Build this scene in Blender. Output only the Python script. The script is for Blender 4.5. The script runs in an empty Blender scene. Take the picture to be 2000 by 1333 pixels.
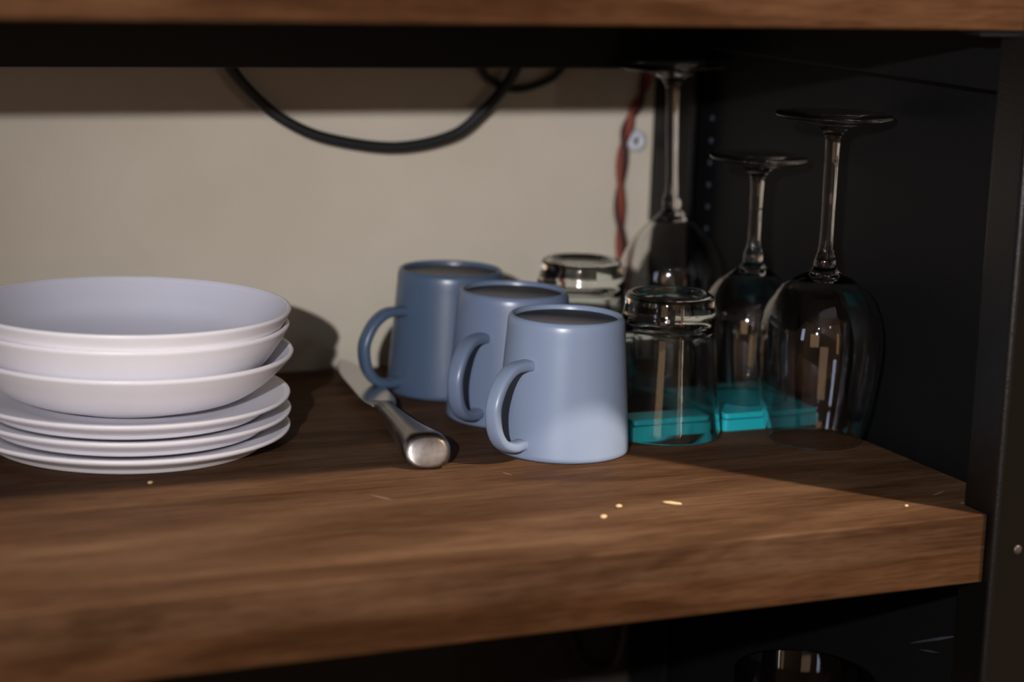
import bpy, bmesh, math, random
from math import sin, cos, pi, radians
from mathutils import Vector, Matrix, noise

random.seed(4)
scene = bpy.context.scene
COL = scene.collection

# ---------------------------------------------------------------- camera
PITCH, ROLL, YAW = radians(11.3), radians(2.1), radians(25.2)
F = Vector((sin(YAW) * cos(PITCH), cos(YAW) * cos(PITCH), -sin(PITCH)))
R = Vector((cos(YAW), -sin(YAW), 0))
U = R.cross(F)
R2 = cos(ROLL) * R + sin(ROLL) * U
U2 = -sin(ROLL) * R + cos(ROLL) * U
cam_data = bpy.data.cameras.new('camera')
cam = bpy.data.objects.new('camera', cam_data)
COL.objects.link(cam)
cam.matrix_world = Matrix(((R2.x, U2.x, -F.x, 0), (R2.y, U2.y, -F.y, 0), (R2.z, U2.z, -F.z, .335), (0, 0, 0, 1)))
cam_data.sensor_width = 36
cam_data.lens = 4250 * 36 / 2000
cam_data.clip_start = .02
cam_data.clip_end = 50
cam_data.dof.use_dof = True
cam_data.dof.focus_distance = 1.335
cam_data.dof.aperture_fstop = 3.6
scene.camera = cam

# ---------------------------------------------------------------- world, lights, exposure
w = bpy.data.worlds.new('dim_room')
scene.world = w
w.use_nodes = True
w.node_tree.nodes['Background'].inputs[0].default_value = (1.0, .70, .42, 1)
w.node_tree.nodes['Background'].inputs[1].default_value = .002


def lamp(name, loc, power, color, radius):
    d = bpy.data.lights.new(name, 'POINT')
    d.energy = power
    d.color = color
    d.shadow_soft_size = radius
    o = bpy.data.objects.new(name, d)
    o.location = loc
    COL.objects.link(o)
    return o


lamp('ceiling_lamp_light', (1.61, -.17, 1.90), 400, (1.0, .84, .68), .034)
def aimed(name, loc, target, power, color, radius, angle):
    d = bpy.data.lights.new(name, 'SPOT')
    d.energy = power
    d.color = color
    d.shadow_soft_size = radius
    d.spot_size = radians(angle)
    d.spot_blend = 1
    o = bpy.data.objects.new(name, d)
    o.location = loc
    o.rotation_euler = (Vector(target) - Vector(loc)).to_track_quat('-Z', 'Y').to_euler()
    COL.objects.link(o)


aimed('photo_lamp_light', (-.30, -.15, .497), (1.02, 1.40, .09), 100, (1.0, .98, 1.02), .010, 55)
# small spots added behind the camera for glints in the glasses
for i, (x, y, z) in enumerate(((-1.5, -1.9, 1.55), (-.1, -2.2, 1.60), (1.3, -2.3, 1.50), (2.5, -1.3, 1.45))):
    lamp('glint_light', (x, y, z), 8, (.90, .92, 1.0), .035)


def panel_light(name, loc, target, sx, sy, power, color):
    d = bpy.data.lights.new(name, 'AREA')
    d.shape = 'RECTANGLE'
    d.size, d.size_y = sx, sy
    d.energy = power
    d.color = color
    o = bpy.data.objects.new(name, d)
    o.location = loc
    o.rotation_euler = (Vector(target) - Vector(loc)).to_track_quat('-Z', 'Y').to_euler()
    COL.objects.link(o)


panel_light('overhead_fill_light', (.2, -.7, 2.0), (.3, -.5, 0), 1.6, 1.2, 1.3, (.74, .80, 1.0))  # soft overhead fill, added for mug recesses and tops
panel_light('window_daylight', (-2.45, -.3, .70), (.5, 0.9, .3), .34, 1.0, 3.8, (.66, .74, 1.0))
panel_light('curtain_glow', (.75, -2.9, .35), (.75, 1, .35),   .35, 1.5, 1.6, (1.0, .60, .32))
panel_light('curtain_lamp_glow', (-2.45, -1.75, .45), (.5, 1, .3), 2.0, 1.2, 8.5, (1.0, .64, .38))
panel_light('curtain_gap', (1.20, -2.9, .35), (1.20, 1, .35), .04, 1.2, 3, (1.0, .97, .88))
scene.view_settings.view_transform = 'Standard'
scene.view_settings.look = 'None'
scene.view_settings.gamma = 1
scene.view_settings.use_curve_mapping = False
scene.view_settings.exposure = 0
scene.cycles.use_denoising = True


# ---------------------------------------------------------------- materials
def mat(name):
    m = bpy.data.materials.new(name)
    m.use_nodes = True
    nt = m.node_tree
    b = nt.nodes['Principled BSDF']
    return m, nt, b


def N(nt, kind, **kw):
    n = nt.nodes.new(kind)
    for k, v in kw.items():
        if k.startswith('i_'):
            n.inputs[k[2:].replace('_', ' ')].default_value = v
        else:
            setattr(n, k, v)
    return n


def ramp(nt, fac, stops):
    r = nt.nodes.new('ShaderNodeValToRGB')
    e = r.color_ramp.elements
    e[0].position, e[0].color = stops[0][0], (*stops[0][1], 1)
    e[1].position, e[1].color = stops[-1][0], (*stops[-1][1], 1)
    for p, c in stops[1:-1]:
        x = e.new(p)
        x.color = (*c, 1)
    nt.links.new(fac, r.inputs[0])
    return r.outputs[0]


def coords(nt, scale):
    t = nt.nodes.new('ShaderNodeTexCoord')
    m = nt.nodes.new('ShaderNodeMapping')
    m.inputs['Scale'].default_value = scale
    nt.links.new(t.outputs['Object'], m.inputs[0])
    return m.outputs[0]


def plain(name, color, rough=.5, metal=0, bump=0, bscale=300, var=.06, coat=0, spec=.5):
    m, nt, b = mat(name)
    v = coords(nt, (1, 1, 1))
    n = N(nt, 'ShaderNodeTexNoise', i_Scale=22.0, i_Detail=4.0)
    nt.links.new(v, n.inputs['Vector'])
    lo = tuple(c * (1 - var) for c in color)
    hi = tuple(min(1, c * (1 + var)) for c in color)
    nt.links.new(ramp(nt, n.outputs['Fac'], [(.3, lo), (.7, hi)]), b.inputs['Base Color'])
    b.inputs['Roughness'].default_value = rough
    b.inputs['Metallic'].default_value = metal
    b.inputs['Coat Weight'].default_value = coat
    b.inputs['Specular IOR Level'].default_value = spec
    if bump:
        n2 = N(nt, 'ShaderNodeTexNoise', i_Scale=float(bscale), i_Detail=3.0)
        nt.links.new(v, n2.inputs['Vector'])
        bp = N(nt, 'ShaderNodeBump', i_Strength=bump, i_Distance=.001)
        nt.links.new(n2.outputs['Fac'], bp.inputs['Height'])
        nt.links.new(bp.outputs[0], b.inputs['Normal'])
    return m


def wood_material():
    m, nt, b = mat('dark_walnut')
    # broad figure, streaks along X, fine pores
    v1 = coords(nt, (5, 26, 30))
    n1 = N(nt, 'ShaderNodeTexNoise', i_Scale=1.0, i_Detail=5.0, i_Roughness=.6, i_Distortion=.6)
    nt.links.new(v1, n1.inputs['Vector'])
    v2 = coords(nt, (14, 330, 330))
    n2 = N(nt, 'ShaderNodeTexNoise', i_Scale=1.0, i_Detail=4.0, i_Roughness=.7)
    nt.links.new(v2, n2.inputs['Vector'])
    v3 = coords(nt, (60, 1500, 1500))
    n3 = N(nt, 'ShaderNodeTexNoise', i_Scale=1.0, i_Detail=2.0)
    nt.links.new(v3, n3.inputs['Vector'])
    a = N(nt, 'ShaderNodeMath', operation='MULTIPLY_ADD')
    nt.links.new(n1.outputs['Fac'], a.inputs[0])
    a.inputs[1].default_value = .62
    mm = N(nt, 'ShaderNodeMath', operation='MULTIPLY')
    nt.links.new(n2.outputs['Fac'], mm.inputs[0])
    mm.inputs[1].default_value = .38
    nt.links.new(mm.outputs[0], a.inputs[2])
    base = ramp(nt, a.outputs[0], [(.28, (.020, .0092, .0042)), (.42, (.052, .0255, .0120)),
                                  (.54, (.092, .050, .0268)), (.70, (.146, .088, .052))])
    # fine pores darken a little
    pore = ramp(nt, n3.outputs['Fac'], [(.35, (.62, .60, .58)), (.52, (1, 1, 1))])
    mx = N(nt, 'ShaderNodeMixRGB', blend_type='MULTIPLY')
    mx.inputs[0].default_value = .8
    nt.links.new(base, mx.inputs[1])
    nt.links.new(pore, mx.inputs[2])
    # glued lower lamination of the slab is a darker, redder board
    tc = nt.nodes.new('ShaderNodeTexCoord')
    sx = nt.nodes.new('ShaderNodeSeparateXYZ')
    nt.links.new(tc.outputs['Object'], sx.inputs[0])
    mr = N(nt, 'ShaderNodeMapRange')
    mr.inputs['From Min'].default_value = -.0222
    mr.inputs['From Max'].default_value = -.0212
    nt.links.new(sx.outputs['Z'], mr.inputs['Value'])
    lam = ramp(nt, mr.outputs[0], [(0, (.82, .72, .62)), (1, (1, 1, 1))])
    m2 = N(nt, 'ShaderNodeMixRGB', blend_type='MULTIPLY')
    m2.inputs[0].default_value = 1
    nt.links.new(mx.outputs[0], m2.inputs[1])
    nt.links.new(lam, m2.inputs[2])
    # upright faces darkened: their weaker light is put into the colour
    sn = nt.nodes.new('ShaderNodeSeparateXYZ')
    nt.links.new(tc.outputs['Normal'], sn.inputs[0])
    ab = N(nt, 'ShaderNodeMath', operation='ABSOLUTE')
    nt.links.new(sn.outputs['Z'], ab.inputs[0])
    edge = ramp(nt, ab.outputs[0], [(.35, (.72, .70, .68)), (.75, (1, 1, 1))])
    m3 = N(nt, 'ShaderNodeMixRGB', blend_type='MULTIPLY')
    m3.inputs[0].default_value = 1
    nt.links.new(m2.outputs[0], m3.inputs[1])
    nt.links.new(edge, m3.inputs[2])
    nt.links.new(m3.outputs[0], b.inputs['Base Color'])
    rr = ramp(nt, n1.outputs['Fac'], [(.3, (.50,) * 3), (.7, (.66,) * 3)])
    b.inputs['Specular IOR Level'].default_value = .03
    nt.links.new(rr, b.inputs['Roughness'])
    bp = N(nt, 'ShaderNodeBump', i_Strength=.12, i_Distance=.0005)
    nt.links.new(n2.outputs['Fac'], bp.inputs['Height'])
    nt.links.new(bp.outputs[0], b.inputs['Normal'])
    return m


def wall_material():
    m, nt, b = mat('cream_plaster')
    v = coords(nt, (1, 1, 1))
    n = N(nt, 'ShaderNodeTexNoise', i_Scale=9.0, i_Detail=5.0)
    nt.links.new(v, n.inputs['Vector'])
    nt.links.new(ramp(nt, n.outputs['Fac'], [(.3, (.50, .44, .345)), (.7, (.56, .50, .40))]), b.inputs['Base Color'])
    b.inputs['Roughness'].default_value = .8
    n2 = N(nt, 'ShaderNodeTexNoise', i_Scale=420.0, i_Detail=3.0)
    nt.links.new(v, n2.inputs['Vector'])
    bp = N(nt, 'ShaderNodeBump', i_Strength=.35, i_Distance=.001)
    nt.links.new(n2.outputs['Fac'], bp.inputs['Height'])
    nt.links.new(bp.outputs[0], b.inputs['Normal'])
    return m


def glass_material(name, tint=(1, 1, 1), rough=0.0):
    m, nt, b = mat(name)
    b.inputs['Base Color'].default_value = (*tint, 1)
    b.inputs['Transmission Weight'].default_value = 1
    b.inputs['Roughness'].default_value = rough
    b.inputs['IOR'].default_value = 1.5
    return m


def steel_material():
    m, nt, b = mat('brushed_steel')
    b.inputs['Metallic'].default_value = 1
    v = coords(nt, (300, 12, 300))
    n = N(nt, 'ShaderNodeTexNoise', i_Scale=1.0, i_Detail=3.0)
    nt.links.new(v, n.inputs['Vector'])
    nt.links.new(ramp(nt, n.outputs['Fac'], [(.3, (.27, .245, .225)), (.7, (.34, .31, .29))]), b.inputs['Base Color'])
    nt.links.new(ramp(nt, n.outputs['Fac'], [(.3, (.30,) * 3), (.7, (.36,) * 3)]), b.inputs['Roughness'])
    return m


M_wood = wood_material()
M_wall = wall_material()
M_black = plain('black_powder_coat', (.0035, .0032, .0032), spec=.3, rough=.5, bump=.15, bscale=900)
M_panel = plain('black_painted_panel', (.0020, .0020, .0024), rough=.55, bump=.12, bscale=700, spec=.25)
M_post = plain('black_steel_post', (.0020, .0017, .0014), spec=.6, rough=.3, bump=.2, bscale=800)
M_cable = plain('black_cable_rubber', (.010, .010, .011), rough=.5)
M_red = plain('red_cord_jacket', (.20, .040, .020), rough=.7, bump=.3)
M_reddark = plain('dark_red_cord_jacket', (.06, .012, .010), rough=.7, bump=.3)
M_grom = plain('grey_white_plastic', (.50, .52, .56), rough=.45)
M_dark = plain('dark_hole', (.01, .01, .01), rough=.8)
M_porc = plain('white_stoneware_glaze', (.91, .88, .895), rough=.36, var=.02, spec=.5)
M_porcin = plain('shaded_inner_glaze', (.64, .64, .73), rough=.38, var=.02)  # shading inside the bowls, put into the colour
M_porctop = plain('shaded_top_glaze', (.76, .75, .81), rough=.36, var=.02)  # plate tops toned down, their grazing light put into the colour
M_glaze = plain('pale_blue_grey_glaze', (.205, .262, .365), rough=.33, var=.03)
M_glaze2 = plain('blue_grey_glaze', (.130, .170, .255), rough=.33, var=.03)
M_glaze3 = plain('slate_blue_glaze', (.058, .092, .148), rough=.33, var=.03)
M_clay = plain('unglazed_clay', (.15, .14, .15), rough=.6, bump=.2)
M_teal = plain('teal_plastic', (.012, .34, .38), rough=.35, var=.04)
M_glass = glass_material('clear_glass', rough=.03)
M_tglass = glass_material('thick_tumbler_glass', (.92, .98, .97), rough=.035)
M_steel = steel_material()
M_crumb = plain('bread_crumb', (.62, .42, .22), rough=.8)
M_bolt = plain('bolt_metal', (.06, .045, .04), rough=.45, metal=.4)
M_rivet = plain('slate_rivet', (.035, .045, .06), rough=.3, metal=.3)
M_scuff = plain('grey_scuff', (.035, .035, .045), rough=.5)
M_floor = plain('brown_floor', (.10, .075, .055), rough=.6)


# ---------------------------------------------------------------- helpers
def link(name, bm, material, parent=None, smooth=True, bevel=None, autosmooth=None):
    bmesh.ops.recalc_face_normals(bm, faces=bm.faces)
    me = bpy.data.meshes.new(name)
    bm.to_mesh(me)
    bm.free()
    me.materials.append(material)
    if smooth:
        me.polygons.foreach_set('use_smooth', [True] * len(me.polygons))
    o = bpy.data.objects.new(name, me)
    COL.objects.link(o)
    if parent is not None:
        o.parent = parent
    if bevel:
        md = o.modifiers.new('edge', 'BEVEL')
        md.width = bevel
        md.segments = 3
        md.limit_method = 'ANGLE'
        md.harden_normals = True
    return o


def empty(name, loc=(0, 0, 0), rz=0):
    o = bpy.data.objects.new(name, None)
    o.empty_display_size = .02
    o.location = loc
    o.rotation_euler = (0, 0, rz)
    COL.objects.link(o)
    return o


def tag(o, label, cat, group=None, kind=None):
    if label:
        o['label'] = label
    if cat:
        o['category'] = cat
    if group:
        o['group'] = group
    if kind:
        o['kind'] = kind
    return o


def lathe(profile, n=96):
    """closed solid of revolution about Z from an open/closed (r, z) profile"""
    bm = bmesh.new()
    rings = []
    for r, z in profile:
        if r < 1e-6:
            rings.append([bm.verts.new((0, 0, z))])
        else:
            rings.append([bm.verts.new((r * cos(2 * pi * i / n), r * sin(2 * pi * i / n), z)) for i in range(n)])
    for a, b in zip(rings, rings[1:]):
        for i in range(n):
            j = (i + 1) % n
            if len(a) == 1 and len(b) == 1:
                continue
            if len(a) == 1:
                bm.faces.new((a[0], b[i], b[j]))
            elif len(b) == 1:
                bm.faces.new((a[i], a[j], b[0]))
            else:
                bm.faces.new((a[i], a[j], b[j], b[i]))
    return bm


def smooth_profile(pts, sub=5):
    """Catmull-Rom through (r, z) points"""
    out = []
    P = [pts[0]] + list(pts) + [pts[-1]]
    for i in range(1, len(P) - 2):
        p0, p1, p2, p3 = P[i - 1], P[i], P[i + 1], P[i + 2]
        for k in range(sub):
            t = k / sub
            out.append(tuple(.5 * ((2 * p1[c]) + (-p0[c] + p2[c]) * t + (2 * p0[c] - 5 * p1[c] + 4 * p2[c] - p3[c]) * t * t
                                   + (-p0[c] + 3 * p1[c] - 3 * p2[c] + p3[c]) * t ** 3) for c in (0, 1)))
    out.append(tuple(pts[-1]))
    return [(max(0, r), z) for r, z in out]


def box_bm(x0, x1, y0, y1, z0, z1):
    bm = bmesh.new()
    bmesh.ops.create_cube(bm, size=1)
    bmesh.ops.scale(bm, vec=(x1 - x0, y1 - y0, z1 - z0), verts=bm.verts)
    bmesh.ops.translate(bm, vec=((x0 + x1) / 2, (y0 + y1) / 2, (z0 + z1) / 2), verts=bm.verts)
    return bm


def prism_bm(outline, z0, z1):
    bm = bmesh.new()
    lo = [bm.verts.new((x, y, z0)) for x, y in outline]
    hi = [bm.verts.new((x, y, z1)) for x, y in outline]
    n = len(outline)
    bm.faces.new(lo[::-1])
    bm.faces.new(hi)
    for i in range(n):
        j = (i + 1) % n
        bm.faces.new((lo[i], lo[j], hi[j], hi[i]))
    return bm


def catmull3(pts, sub=8):
    pts = [Vector(p) for p in pts]
    P = [pts[0]] + pts + [pts[-1]]
    out = []
    for i in range(1, len(P) - 2):
        p0, p1, p2, p3 = P[i - 1:i + 3]
        for k in range(sub):
            t = k / sub
            out.append(.5 * ((2 * p1) + (-p0 + p2) * t + (2 * p0 - 5 * p1 + 4 * p2 - p3) * t * t
                             + (-p0 + 3 * p1 - 3 * p2 + p3) * t ** 3))
    out.append(pts[-1])
    return out


def sweep(path, section, up=Vector((0, 0, 1)), scale=None):
    """sweep a closed 2D section [(a, b)] along a path; a runs along `side`, b along the normal"""
    bm = bmesh.new()
    rings = []
    n = len(path)
    for i, p in enumerate(path):
        t = (path[min(i + 1, n - 1)] - path[max(i - 1, 0)]).normalized()
        side = t.cross(up)
        if side.length < 1e-4:
            side = Vector((1, 0, 0))
        side.normalize()
        nrm = side.cross(t).normalized()
        s = scale(i / (n - 1)) if scale else (1, 1)
        rings.append([bm.verts.new(p + side * a * s[0] + nrm * b * s[1]) for a, b in section])
    m = len(section)
    for a, b in zip(rings, rings[1:]):
        for i in range(m):
            j = (i + 1) % m
            bm.faces.new((a[i], a[j], b[j], b[i]))
    bm.faces.new(rings[0][::-1])
    bm.faces.new(rings[-1])
    return bm


def superellipse(a, b, e=2.6, n=24):
    out = []
    for i in range(n):
        t = 2 * pi * i / n
        c, s = cos(t), sin(t)
        out.append((a * math.copysign(abs(c) ** (2 / e), c), b * math.copysign(abs(s) ** (2 / e), s)))
    return out


# ---------------------------------------------------------------- setting
YF, YB = .982, 1.462          # front edge of the shelves, face of the wall
XS, XP = .7701, .803           # shelf end in front of the post, side panel plane
struct_wall = link('wall_back', box_bm(-2.7, 3.5, YB, YB + .12, -1.05, 2.05), M_wall, smooth=False)
tag(struct_wall, 'cream plastered wall behind the shelving', None, kind='structure')
fl = link('floor', box_bm(-2.6, 3.4, -3.0, YB, -1.09, -1.05), M_floor, smooth=False)
tag(fl, 'brown floor under the shelving', None, kind='structure')


M_room = plain('beige_room_paint', (.10, .065, .038), rough=.8)
for nm, b in (('wall_left', (-2.7, -2.6, -3.0, YB, -1.05, 2.05)), ('wall_right', (3.4, 3.5, -3.0, YB, -1.05, 2.05)), ('wall_front', (-2.7, 3.5, -3.1, -3.0, -1.05, 2.05)),
              ('ceiling', (-2.7, 3.5, -3.1, YB + .12, 2.05, 2.15))):
    tag(link(nm, box_bm(*b), M_room, smooth=False), 'beige painted %s of the kitchen' % nm.replace('_', ' '), None, kind='structure')


def shelf(name, z_top, label):
    out = [(-.285, YF), (XS, YF), (XS, 1.0079), (XP - .0005, 1.0079), (XP - .0005, 1.4560), (-.319, 1.4560), (-.319, 1.009), (-.285, 1.009)]
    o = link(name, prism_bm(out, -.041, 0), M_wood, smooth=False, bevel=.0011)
    o.location = (0, 0, z_top)
    tag(o, label, 'shelf', 'thick wooden shelves of the black frame')
    return o


mug_shelf = shelf('wooden_shelf', 0, 'thick dark wooden shelf that the plates, mugs and glasses stand on')
shelf('wooden_shelf', .3185, 'upper wooden shelf crossing the top edge of the photo')
shelf('wooden_shelf', -.3185, 'lowest wooden shelf under the one with the mugs, carrying one glass')

fr = empty('shelving_frame', (0, 0, -1.05))
tag(fr, 'black steel shelving frame with corner posts and dark side panel', 'shelving')


def fpart(name, bm, m, **k):
    bmesh.ops.translate(bm, vec=(0, 0, 1.05), verts=bm.verts)
    return link(name, bm, m, fr, **k)


for (x0, x1, y0, y1) in ((.7703, .8146, .975, 1.0075), (-.319, -.287, .975, 1.007)):
    post = fpart('post', box_bm(x0, x1, y0, y1, -1.05, .62), M_post, bevel=.0040, smooth=True)
# rear corner angles
fpart('post', prism_bm([(.7995, 1.4605), (.7995, 1.400), (.8025, 1.400), (.8025, 1.4605)], -.277, -.042), M_black, smooth=False)
fpart('post', prism_bm([(.7995, 1.4605), (.7995, 1.400), (.8025, 1.400), (.8025, 1.4605)], .0005, .277), M_black, smooth=False)
fpart('post', box_bm(-.335, -.3195, 1.430, 1.4605, -1.05, .62), M_black, smooth=False)
fpart('side_panel', box_bm(.8147, .8186, .978, 1.461, -1.05, .62), M_panel, smooth=False)
# rear rails under each shelf, top side rail
for z in (.2775, -.041):
    fpart('rear_rail', box_bm(-.318, .799, 1.385, 1.400, z - .0535, z - .0005), M_black, smooth=False, bevel=.001)
fpart('leak_plate', box_bm(.730, .7915, 1.0080, 1.060, .2745, .2773), M_black, smooth=False)  # both plates added out of view, to stop light leaking past the post
fpart('leak_plate', box_bm(.740, .7700, .984, 1.0079, .2745, .2773), M_black, smooth=False)
fpart('side_rail', box_bm(.792, .8145, 1.0079, 1.385, .2395, .277), M_panel, smooth=False, bevel=.001)
M_back = plain('lower_bay_shade', (.018, .013, .008), rough=.7)  # dark sheet added for the shaded wall in the lower bay
fpart('shade_sheet', box_bm(-.3195, .799, 1.4565, 1.4605, -1.05, -.0425), M_back, smooth=False)
# bolt in the front post
bb = lathe([(0, .0018), (.0020, .0012), (.0027, .0008), (.0030, 0), (0, 0)], 24)
bmesh.ops.rotate(bb, matrix=Matrix.Rotation(pi / 2, 3, 'X'), verts=bb.verts, cent=(0, 0, 0))
bmesh.ops.translate(bb, vec=(.7880, .9752, -.021), verts=bb.verts)
fpart('bolt', bb, M_bolt)
for z in (.104, .1205, .137, .1535, .170, .1865):
    rb = lathe([(0, .0012), (.0016, .0011), (.0026, 0), (0, 0)], 16)
    bmesh.ops.rotate(rb, matrix=Matrix.Rotation(-pi / 2, 3, 'Y'), verts=rb.verts, cent=(0, 0, 0))
    bmesh.ops.translate(rb, vec=(.8148, 1.398, z), verts=rb.verts)
    fpart('rivet', rb, M_rivet)
# scuffs worn into the side panel paint
sc = bmesh.new()
def scuff(bm, y0, z0, y1, z1, wd):
    steps = 10
    pv = None
    d = Vector((0, y1 - y0, z1 - z0))
    nn = Vector((0, -d.z, d.y)).normalized()
    for i in range(steps + 1):
        t = i / steps
        p = Vector((.8144, y0, z0)) + d * t
        hw = wd * sin(pi * min(max(t, .03), .97)) * (.6 + .4 * random.random())
        c = (bm.verts.new(p + nn * hw), bm.verts.new(p - nn * hw))
        if pv:
            bm.faces.new((pv[0], c[0], c[1], pv[1]))
        pv = c
scuff(sc, 1.110, -.126, 1.054, -.102, .0011)
scuff(sc, 1.098, -.126, 1.076, -.121, .0005)
ex = bmesh.ops.extrude_face_region(sc, geom=list(sc.faces))
bmesh.ops.translate(sc, vec=(.0006, 0, 0), verts=[v for v in ex['geom'] if isinstance(v, bmesh.types.BMVert)])
fpart('scuff_mark', sc, M_scuff)

# ---------------------------------------------------------------- plates and bowls
def plate_bm(r=.101, h=.0125):
    t = .0036
    top = smooth_profile([(0, .0046), (.045, .0046), (.062, .0050), (.074, .0068), (.088, .0098), (.0985, h - .0006)], 6)
    rim = [(r - .0009, h + .0002), (r, h - .0008), (r - .0006, h - .0024)]
    under = smooth_profile([(.0965, h - .0044), (.0915, .0058), (.0880, .0042), (.0855, .0030)], 5)
    foot = [(.0845, .0008), (.0832, 0), (.0815, .0002), (.0805, .0014), (0, .0014)]
    return lathe(top + rim + under + foot, 128)


def bowl_bm(r, h, rf, wall, bulge):
    """r rim radius, h height, rf foot radius"""
    outer = smooth_profile([(rf, .001), (rf + .004, .0020), (rf + (r - rf) * bulge[0], h * .18), (rf + (r - rf) * bulge[1], h * .42),
                            (rf + (r - rf) * bulge[2], h * .70), (r - .0006, h - .0028)], 7)
    rim = [(r, h - .0014), (r - .0006, h - .0003), (r - .0016, h), (r - .0028, h - .0005)]
    inner = smooth_profile([(r - .0036, h - .0022), (rf + (r - rf) * (bulge[2] - .03) - wall, h * .72), (rf + (r - rf) * (bulge[1] - .06) - wall * 1.1, h * .47),
                            (rf + (r - rf) * (bulge[0] - .10) - wall * 1.1, h * .27), (rf - .004, .0078), (rf * .6, .0062), (0, .0058)], 7)
    foot = [(0, .0014), (rf - .005, .0014), (rf - .0045, .0003), (rf - .003, 0), (rf - .0008, .0002)]
    return lathe(foot + outer + rim + inner, 128)


def shade_faces(o, m, rmax):
    """shade on the upper / inner faces of a dish, put into the glaze colour"""
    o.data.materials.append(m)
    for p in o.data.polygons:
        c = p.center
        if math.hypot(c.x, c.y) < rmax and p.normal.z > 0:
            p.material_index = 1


PX, PY = .3458, 1.292
plates = [(0, (0, 0), 'lowest of the three pale plates, resting directly on the wooden shelf'),
          (.0104, (.0006, .0008), 'middle one of the three pale plates at the bottom of the stack'),
          (.0208, (-.0004, .0002), 'topmost pale plate, directly beneath the shallow bowl')]
for z, (dx, dy), lab in plates:
    o = link('plate', plate_bm(), M_porc)
    o.location = (PX + dx, PY + dy, z + .0002)
    shade_faces(o, M_porctop, .0975)
    tag(o, lab, 'plate', 'pale stoneware plates in the stack')
bowls = [(.0262, .0340, .1010, .052, (.40, .66, .86), 'shallow wide bowl at the bottom of the three bowls, on the plates'),
         (.0330, .0440, .1000, .040, (.44, .73, .89), 'middle one of the three pale bowls, between shallow bowl and top bowl'),
         (.0430, .0440, .1000, .040, (.44, .73, .89), 'topmost pale bowl with its open grey-lilac inside showing')]
for i, (z, h, r, rf, bl, lab) in enumerate(bowls):
    o = link('bowl', bowl_bm(r, h, rf, .0036, bl), M_porc)
    o.location = (PX + (.0012, -.0004, .0)[i], PY + (0, .001, -.001)[i], z)
    shade_faces(o, M_porcin, r - .003)
    tag(o, lab, 'bowl', 'pale stoneware bowls in the stack')

# ---------------------------------------------------------------- mugs (upside down)
def mug(loc, az, label, M_glaze):
    root = empty('mug', loc, 0)
    tag(root, label, 'mug', 'blue-grey mugs standing upside down')
    H = .0862
    prof = [(0, .078), (.0325, .078), (.0345, .076), (.0392, .004), (.0398, .0012), (.0408, 0), (.0418, .0003), (.0425, .0016)]
    prof += [(.0424, .0035), (.0420, .010)]
    prof += [(.0420 - .0048 * (t / 10), .010 + .066 * t / 10) for t in range(1, 11)]
    prof += [(.0370, .0805), (.0366, .0834), (.0359, .0852), (.0350, .0861), (.0341, H), (.0334, .0858), (.0330, .0850), (.0327, .0832)]
    link('body', lathe(prof, 112), M_glaze, root)
    link('base_recess', lathe([(0, .0830), (.0326, .0831), (.0322, .0780), (0, .0780)], 96), M_clay, root)
    path2 = [(.0352, .0585), (.0440, .0592), (.0540, .0582), (.0630, .0520), (.0690, .0420), (.0705, .0330), (.0680, .0215), (.0615, .0130),
             (.0520, .0092), (.0445, .0092), (.0390, .0095)]
    path = catmull3([(r * cos(az), r * sin(az), z) for r, z in path2], 7)
    side = Vector((-sin(az), cos(az), 0))
    bm = bmesh.new()
    sec = superellipse(.0052, .0034, 2.8, 24)
    rings = []
    n = len(path)
    for i, p in enumerate(path):
        t = (path[min(i + 1, n - 1)] - path[max(i - 1, 0)]).normalized()
        nr = side.cross(t).normalized()
        u = i / (n - 1)
        k = 1 + .28 * max(0, 1 - u / .10) ** 2 + .28 * max(0, 1 - (1 - u) / .08) ** 2
        rings.append([bm.verts.new(p + side * a * k + nr * b * k) for a, b in sec])
    for a, b in zip(rings, rings[1:]):
        for i in range(len(sec)):
            j = (i + 1) % len(sec)
            bm.faces.new((a[i], a[j], b[j], b[i]))
    bm.faces.new(rings[0][::-1])
    bm.faces.new(rings[-1])
    link('handle', bm, M_glaze, root)
    return root


# azimuth of a handle: camera-left is at 180-25.2 degrees; it then swings towards the camera
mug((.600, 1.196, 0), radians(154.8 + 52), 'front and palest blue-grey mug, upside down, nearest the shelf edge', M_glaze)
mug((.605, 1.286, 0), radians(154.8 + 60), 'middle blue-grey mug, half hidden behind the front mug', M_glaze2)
mug((.597, 1.373, 0), radians(154.8 + 37), 'rearmost and darkest slate-blue mug by the wall, its handle loop fully visible', M_glaze3)


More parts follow.
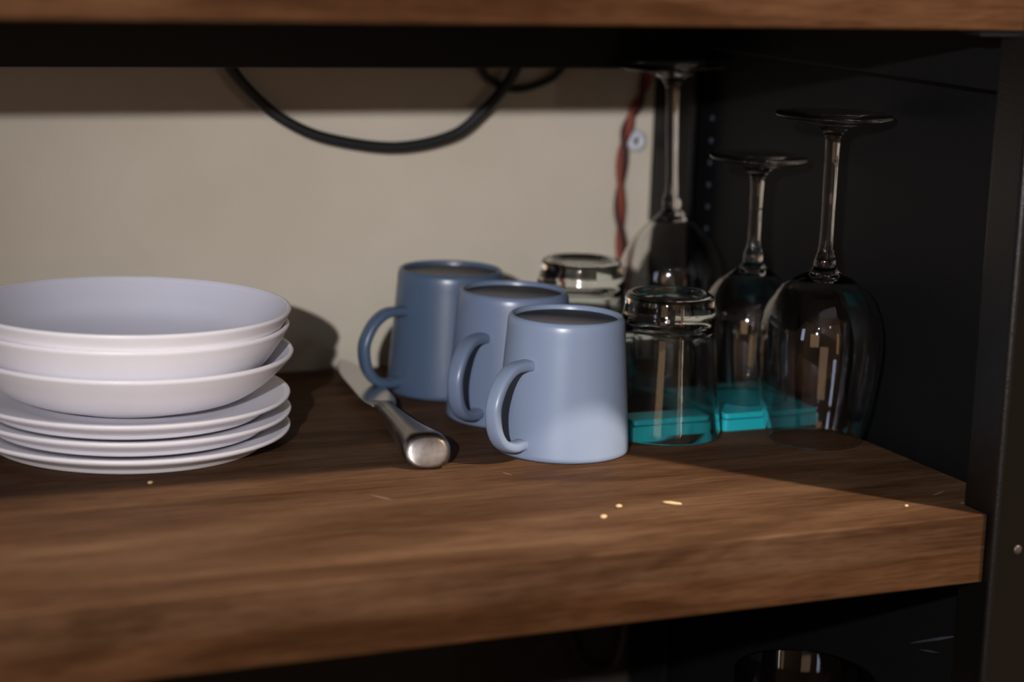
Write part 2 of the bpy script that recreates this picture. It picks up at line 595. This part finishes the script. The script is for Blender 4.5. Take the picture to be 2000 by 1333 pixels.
# ---------------------------------------------------------------- glasses
def wine_profile(H, zb, rows, rm, rf, rs, wall=.0011, cone=False):
    """upside-down wine glass: mouth at z=0, foot on top at z=H, bowl closed at z=zb.
    rows: (r, z) outer bowl points from the mouth up"""
    outer = smooth_profile(rows, 8)
    stem = smooth_profile([(rows[-1][0], rows[-1][1]), (rs * 1.55, zb + .0045), (rs * 1.06, zb + .014), (rs * .96, zb + .035), (rs, (zb + H) / 2),
                           (rs * 1.04, H - .024), (rs * 1.25, H - .0145), (rs * 2.3, H - .0092), (rf * .48, H - .0064), (rf * .78, H - .0042), (rf - .0014, H - .0031)], 6)
    edge = [(rf - .0014 + .0014 * cos(radians(a)), H - .0015 + .0014 * sin(radians(a))) for a in range(-60, 91, 15)]
    edge += [(rf * .9, H - .0001), (rf * .5, H - .0004), (0, H - .0006)]
    inner = []
    for r, z in outer:
        inner.append((max(r - wall, 0), z))
    zin = zb - .006
    inner = [(r, z) for r, z in inner if z < zin - .006 and z > .0006]
    last = inner[-1]
    cap = smooth_profile([last, (last[0] * .72, last[1] + (zin - last[1]) * .62), (last[0] * .38, zin - .0006), (0, zin)], 5)
    lip = [(outer[0][0] - wall * .9, .0005), (outer[0][0] - wall * .5, 0), (outer[0][0] - wall * .1, .0003)]
    return cap[::-1] + inner[::-1][1:] + lip + outer + stem[1:] + edge


def wine(loc, prof, label, tilt=None, up=False):
    o = link('wine_glass', lathe(prof, 112), M_glass)
    o.location = loc
    if tilt:
        o.rotation_mode = 'QUATERNION'
        from mathutils import Quaternion
        o.rotation_quaternion = Quaternion(tilt[0], tilt[1])
    tag(o, label, 'wine glass', 'clear wine glasses standing upside down')
    return o


w1 = wine_profile(.2136, .1145, [(.0305, .0004), (.0328, .0100), (.0358, .0210), (.0386, .0390), (.0404, .0540), (.0406, .0660), (.0392, .0780),
                                 (.0352, .0895), (.0285, .0998), (.0185, .1075), (.0098, .1115), (.0072, .1150)], .0305, .0375, .0044)
wine((.7700, 1.168, 0), w1, 'tall clear wine glass nearest the shelf end, upside down at the front')
w2 = wine_profile(.1658, .094, [(.0275, .0004), (.0300, .010), (.0325, .022), (.0342, .036), (.0345, .048), (.0330, .060), (.0292, .0705),
                                (.0225, .080), (.0135, .0875), (.0080, .0915), (.0064, .0945)], .0275, .0328, .0042)
wine((.7625, 1.2440, .0121), w2, 'shortest clear wine glass, upside down on the teal box')
w3 = wine_profile(.2285, .1255, [(.0318, .0004), (.0340, .011), (.0366, .026), (.0382, .044), (.0388, .060), (.0386, .074), (.0362, .088),
                                 (.0300, .1005), (.0205, .1120), (.0110, .1205), (.0072, .1240), (.0060, .1262)], .0318, .0375, .0044)
wine((.7625, 1.3485, .0016), w3, 'rear clear wine glass, upside down, its foot reaching the dark rail', tilt=(Vector((.426, .905, 0)), radians(-2.4)))


def tumbler_profile(H=.0935, rb=.0288, rm=.0375):
    out = [(rm - .0015, 0), (rm - .0004, .0002), (rm, .0010)]
    for t in range(1, 13):
        u = t / 12
        out.append((rm - (rm - rb - .0016) * u ** .85, .001 + (H - .0225) * u))
    zt = .001 + (H - .0225)
    out += [(rb + .0018, zt + .003), (rb + .0022, zt + .0055), (rb + .0010, zt + .0085), (rb + .0004, zt + .0115), (rb + .0002, H - .0065),
            (rb, H - .0035), (rb - .0010, H - .0012), (rb - .0030, H), (rb - .0055, H - .0006), (rb - .0085, H - .0026), (rb * .45, H - .0036), (0, H - .0038)]
    inn = [(0, H - .0180), (rb * .55, H - .0178), (rb - .0065, H - .0188), (rb - .0035, H - .0215), (rb - .0010, H - .0270)]
    inner = [(rm - .0018 - (rm - rb - .0016) * (t / 10) ** .85 * 1.0, .001 + (H - .0300) * t / 10) for t in range(9, -1, -1)]
    return inn + inner + out


def tumbler(loc, label, rz=0):
    o = link('tumbler', lathe(tumbler_profile(), 112), M_tglass)
    o.location = loc
    tag(o, label, 'drinking glass', 'thick-based tumblers standing upside down')
    return o


tumbler((.6830, 1.2135, 0), 'front thick-based tumbler, upside down beside the front mug')
tumbler((.6870, 1.3490, 0), 'rear thick-based tumbler against the cream wall, behind the mugs')

# ---------------------------------------------------------------- teal boxes
def rr(w, d, r, n=5):
    out = []
    for cx, cy, a0 in ((w / 2 - r, d / 2 - r, 0), (-w / 2 + r, d / 2 - r, 90), (-w / 2 + r, -d / 2 + r, 180), (w / 2 - r, -d / 2 + r, 270)):
        for k in range(n + 1):
            a = radians(a0 + 90 * k / n)
            out.append((cx + r * cos(a), cy + r * sin(a)))
    return out


def teal_box(x0, x1, y0, y1, label):
    root = empty('plastic_box', ((x0 + x1) / 2, (y0 + y1) / 2, 0))
    tag(root, label, 'plastic box')
    wd, dp = x1 - x0, y1 - y0
    link('box_body', prism_bm(rr(wd, dp, .003), .0002, .0078), M_teal, root, smooth=False, bevel=.0005)
    link('box_lid', prism_bm(rr(wd - .0022, dp - .0022, .003), .0080, .0120), M_teal, root, smooth=False, bevel=.0010)


teal_box(.6550, .7145, 1.2035, 1.2275, 'small teal lidded plastic box seen through the front tumbler')
teal_box(.7225, .7965, 1.2025, 1.2900, 'flat teal lidded plastic box behind the tall wine glass')

# ---------------------------------------------------------------- knife
def knife():
    root = empty('knife', (.4985, 1.172, 0), -math.atan2(.0485, .280))
    tag(root, 'steel knife with heavy flared handle lying between plates and mugs', 'knife')
    # handle along +Y
    stations = [(0.0000, .0100, .0078, .0100), (.0010, .0132, .0096, .0104), (.003, .0146, .0103, .0106), (.012, .0145, .0102, .0106), (.028, .0132, .0095, .0099),
                (.048, .0110, .0082, .0090), (.070, .0090, .0070, .0084), (.092, .0076, .0060, .0080), (.112, .0066, .0050, .0078), (.128, .0063, .0042, .0078)]
    bm = bmesh.new()
    rings = []
    for y, a, b, zc in stations:
        shear = .35
        rings.append([bm.verts.new((x, y + (z * shear * (1 if y < .02 else 0)), max(zc + z, .0003))) for x, z in superellipse(a, b, 2.5, 32)])
    for A, B in zip(rings, rings[1:]):
        for i in range(32):
            j = (i + 1) % 32
            bm.faces.new((A[i], A[j], B[j], B[i]))
    bm.faces.new(rings[0][::-1])
    bm.faces.new(rings[-1])
    h = link('handle', bm, M_steel, root)
    # bolster + blade
    bm = bmesh.new()
    st = [(.1275, .0064, .0043), (.133, .0072, .0034), (.139, .0086, .0024), (.145, .0102, .0014)]
    rings = [[bm.verts.new((x + .001, y, .0078 + z)) for x, z in superellipse(a, b, 2.4, 24)] for y, a, b in st]
    for A, B in zip(rings, rings[1:]):
        for i in range(24):
            j = (i + 1) % 24
            bm.faces.new((A[i], A[j], B[j], B[i]))
    bm.faces.new(rings[0][::-1])
    bm.faces.new(rings[-1])
    link('bolster', bm, M_steel, root)
    spine = [(-.0075, .134), (-.0102, .146), (-.0112, .160), (-.0112, .225), (-.0098, .248), (-.0070, .266), (-.0020, .281)]
    edge = [(.0030, .278), (.0075, .258), (.0105, .236), (.0122, .205), (.0126, .165), (.0122, .152), (.0098, .143), (.0070, .134)]
    bm = prism_bm([(x, y) for x, y in spine + edge], .0068, .0086)
    b = link('blade', bm, M_blade, root, smooth=False, bevel=.0006)


M_blade = plain('polished_blade', (.55, .55, .55), rough=.22, metal=1.0, var=.02)
knife()

# ---------------------------------------------------------------- cables
def cable(name, pts, r, m, label, cat='cable', group=None):
    path = catmull3(pts, 8)
    sec = [(r * cos(2 * pi * i / 14), r * sin(2 * pi * i / 14)) for i in range(14)]
    o = link(name, sweep(path, sec, up=Vector((0, 1, 0))), m)
    tag(o, label, cat, group)
    return o


Y1 = 1.4440
cable('power_cable', [(.428, Y1, .300), (.4400, Y1, .250), (.4581, Y1, .2196), (.4769, Y1, .1985), (.4996, Y1, .1817), (.5302, Y1, .1696), (.5809, Y1, .1628), (.6245, Y1, .1705),
                      (.6483, Y1, .1871), (.6659, Y1, .2056), (.6760, Y1, .2230), (.690, Y1, .260), (.698, Y1, .300)], .0040, M_cable,
      'thick black cable hanging in a wide loop in front of the cream wall')
Y2 = 1.4540
cable('thin_cable', [(.632, Y2, .300), (.642, Y2, .240), (.6520, Y2, .2175), (.6620, Y2, .2080), (.6790, Y2, .2030), (.6980, Y2, .2068), (.7140, Y2, .2160), (.728, Y2, .240), (.736, Y2, .300)], .0028, M_cable,
      'thinner black cable in a short loop just under the dark rail')
cable('hanging_cable', [(.722, Y1, -.110), (.726, Y1, -.150), (.732, Y1, -.195), (.740, Y1, -.226), (.752, Y1, -.246), (.766, Y1, -.254), (.780, Y1, -.250), (.787, Y1, -.225), (.789, Y1, -.180), (.789, Y1, -.110)], .0040, M_cable,
      'black cable loop hanging in the dark below the mug shelf')
# twisted red cord by the corner, two strands
cen = catmull3([(.791, 1.4555, .300), (.790, 1.4555, .230), (.786, 1.4550, .200), (.7755, 1.4540, .180), (.7705, 1.4535, .155), (.7700, 1.4535, .115),
                (.7735, 1.4540, .080), (.776, 1.4550, .040), (.777, 1.4550, .003)], 14)
rc = empty('red_cord', (.777, 1.455, .003))
tag(rc, 'twisted red cord running down the wall in the shelf corner', 'cord')
for s, m in ((0, M_red), (pi, M_reddark)):
    pts = []
    for i, p in enumerate(cen):
        a = s + i * .26
        pts.append(p + Vector((.0020 * cos(a), .0018 * sin(a), 0)) - Vector((.777, 1.455, .003)))
    sec = [(.0025 * cos(2 * pi * i / 10), .0025 * sin(2 * pi * i / 10)) for i in range(10)]
    link('strand', sweep(pts, sec, up=Vector((0, 1, 0))), m, rc)
# round pale cable clip on the wall
gr = empty('cable_clip', (.7850, 1.4615, .1632))
tag(gr, 'round grey-white plastic clip with dark hole, beside the red cord', 'clip')
g = lathe([(.0022, 0), (.0080, 0), (.0086, .0010), (.0082, .0028), (.0062, .0046), (.0038, .0048), (.0022, .0036), (.0022, 0)], 48)
bmesh.ops.rotate(g, matrix=Matrix.Rotation(pi / 2, 3, 'X'), verts=g.verts, cent=(0, 0, 0))
link('ring', g, M_grom, gr)
g = lathe([(0, 0), (.0023, 0), (.0023, .0018), (0, .0018)], 24)
bmesh.ops.rotate(g, matrix=Matrix.Rotation(pi / 2, 3, 'X'), verts=g.verts, cent=(0, 0, 0))
link('hole', g, M_dark, gr)

# ---------------------------------------------------------------- glass on the shelf below
lg = [(0, .0052), (.020, .0052), (.0300, .0075), (.0330, .0130), (.0345, .030), (.0380, .110), (.0402, .1826), (.0408, .1835), (.0414, .1826),
      (.0400, .110), (.0372, .030), (.0352, .008), (.0330, .0015), (.0300, 0), (0, .0012)]
o = link('tall_glass', lathe(lg, 96), M_glass)
o.location = (.7330, 1.110, -.3183)
tag(o, 'clear glass on the lower shelf, only its rim showing', 'drinking glass')

# ---------------------------------------------------------------- crumbs
def crumb(loc, sx, sy, sz, rz, label, name='crumb'):
    bm = bmesh.new()
    bmesh.ops.create_icosphere(bm, subdivisions=2, radius=1)
    for v in bm.verts:
        k = 1 + .25 * noise.noise(v.co * 1.7 + Vector(loc) * 50)
        v.co = Vector((v.co.x * sx * k, v.co.y * sy * k, v.co.z * sz * k))
    lo = min(v.co.z for v in bm.verts)
    bmesh.ops.translate(bm, vec=(0, 0, -lo), verts=bm.verts)
    o = link(name, bm, M_crumb)
    o.location = (loc[0], loc[1], .0001)
    o.rotation_euler = (0, 0, rz)
    tag(o, label, 'crumb', 'crumbs on the wooden shelf')


crumb((.6027, 1.0561, 0), .0058, .0014, .0009, radians(-42), 'largest pale crumb, a long flake on the wood before the mugs')
crumb((.5698, 1.0594, 0), .0020, .0015, .0010, 0, 'tiny round crumb between the long flake and the plates side')
crumb((.5516, 1.0431, 0), .0023, .0016, .0010, radians(10), 'tiny crumb nearest the front edge of the shelf')
crumb((.3312, 1.1873, 0), .0018, .0010, .0008, radians(20), 'tiny crumb in front of the plate stack')
crumb((.7330, 1.0100, 0), .0012, .0010, .0007, 0, 'tiny crumb near the right end of the shelf')

# pale scratches worn into the mug shelf
M_scratch = plain('worn_pale_wood', (.20, .14, .10), rough=.6)
for (x, y, ln, wd, rz) in ((.4484, 1.1204, .0085, .0007, radians(-62)), (.7700, 1.0300, .0070, .0005, radians(25)), (.5400, 1.1480, .0040, .0004, radians(-70))):
    pts = [(-ln, 0), (-ln * .3, -wd), (ln * .5, -wd * .8), (ln, 0), (ln * .4, wd), (-ln * .4, wd * .7)]
    c = prism_bm([(x + a * cos(rz) - b * sin(rz), y + a * sin(rz) + b * cos(rz)) for a, b in pts], -.0004, .00012)
    link('scratch_mark', c, M_scratch, mug_shelf, smooth=False)
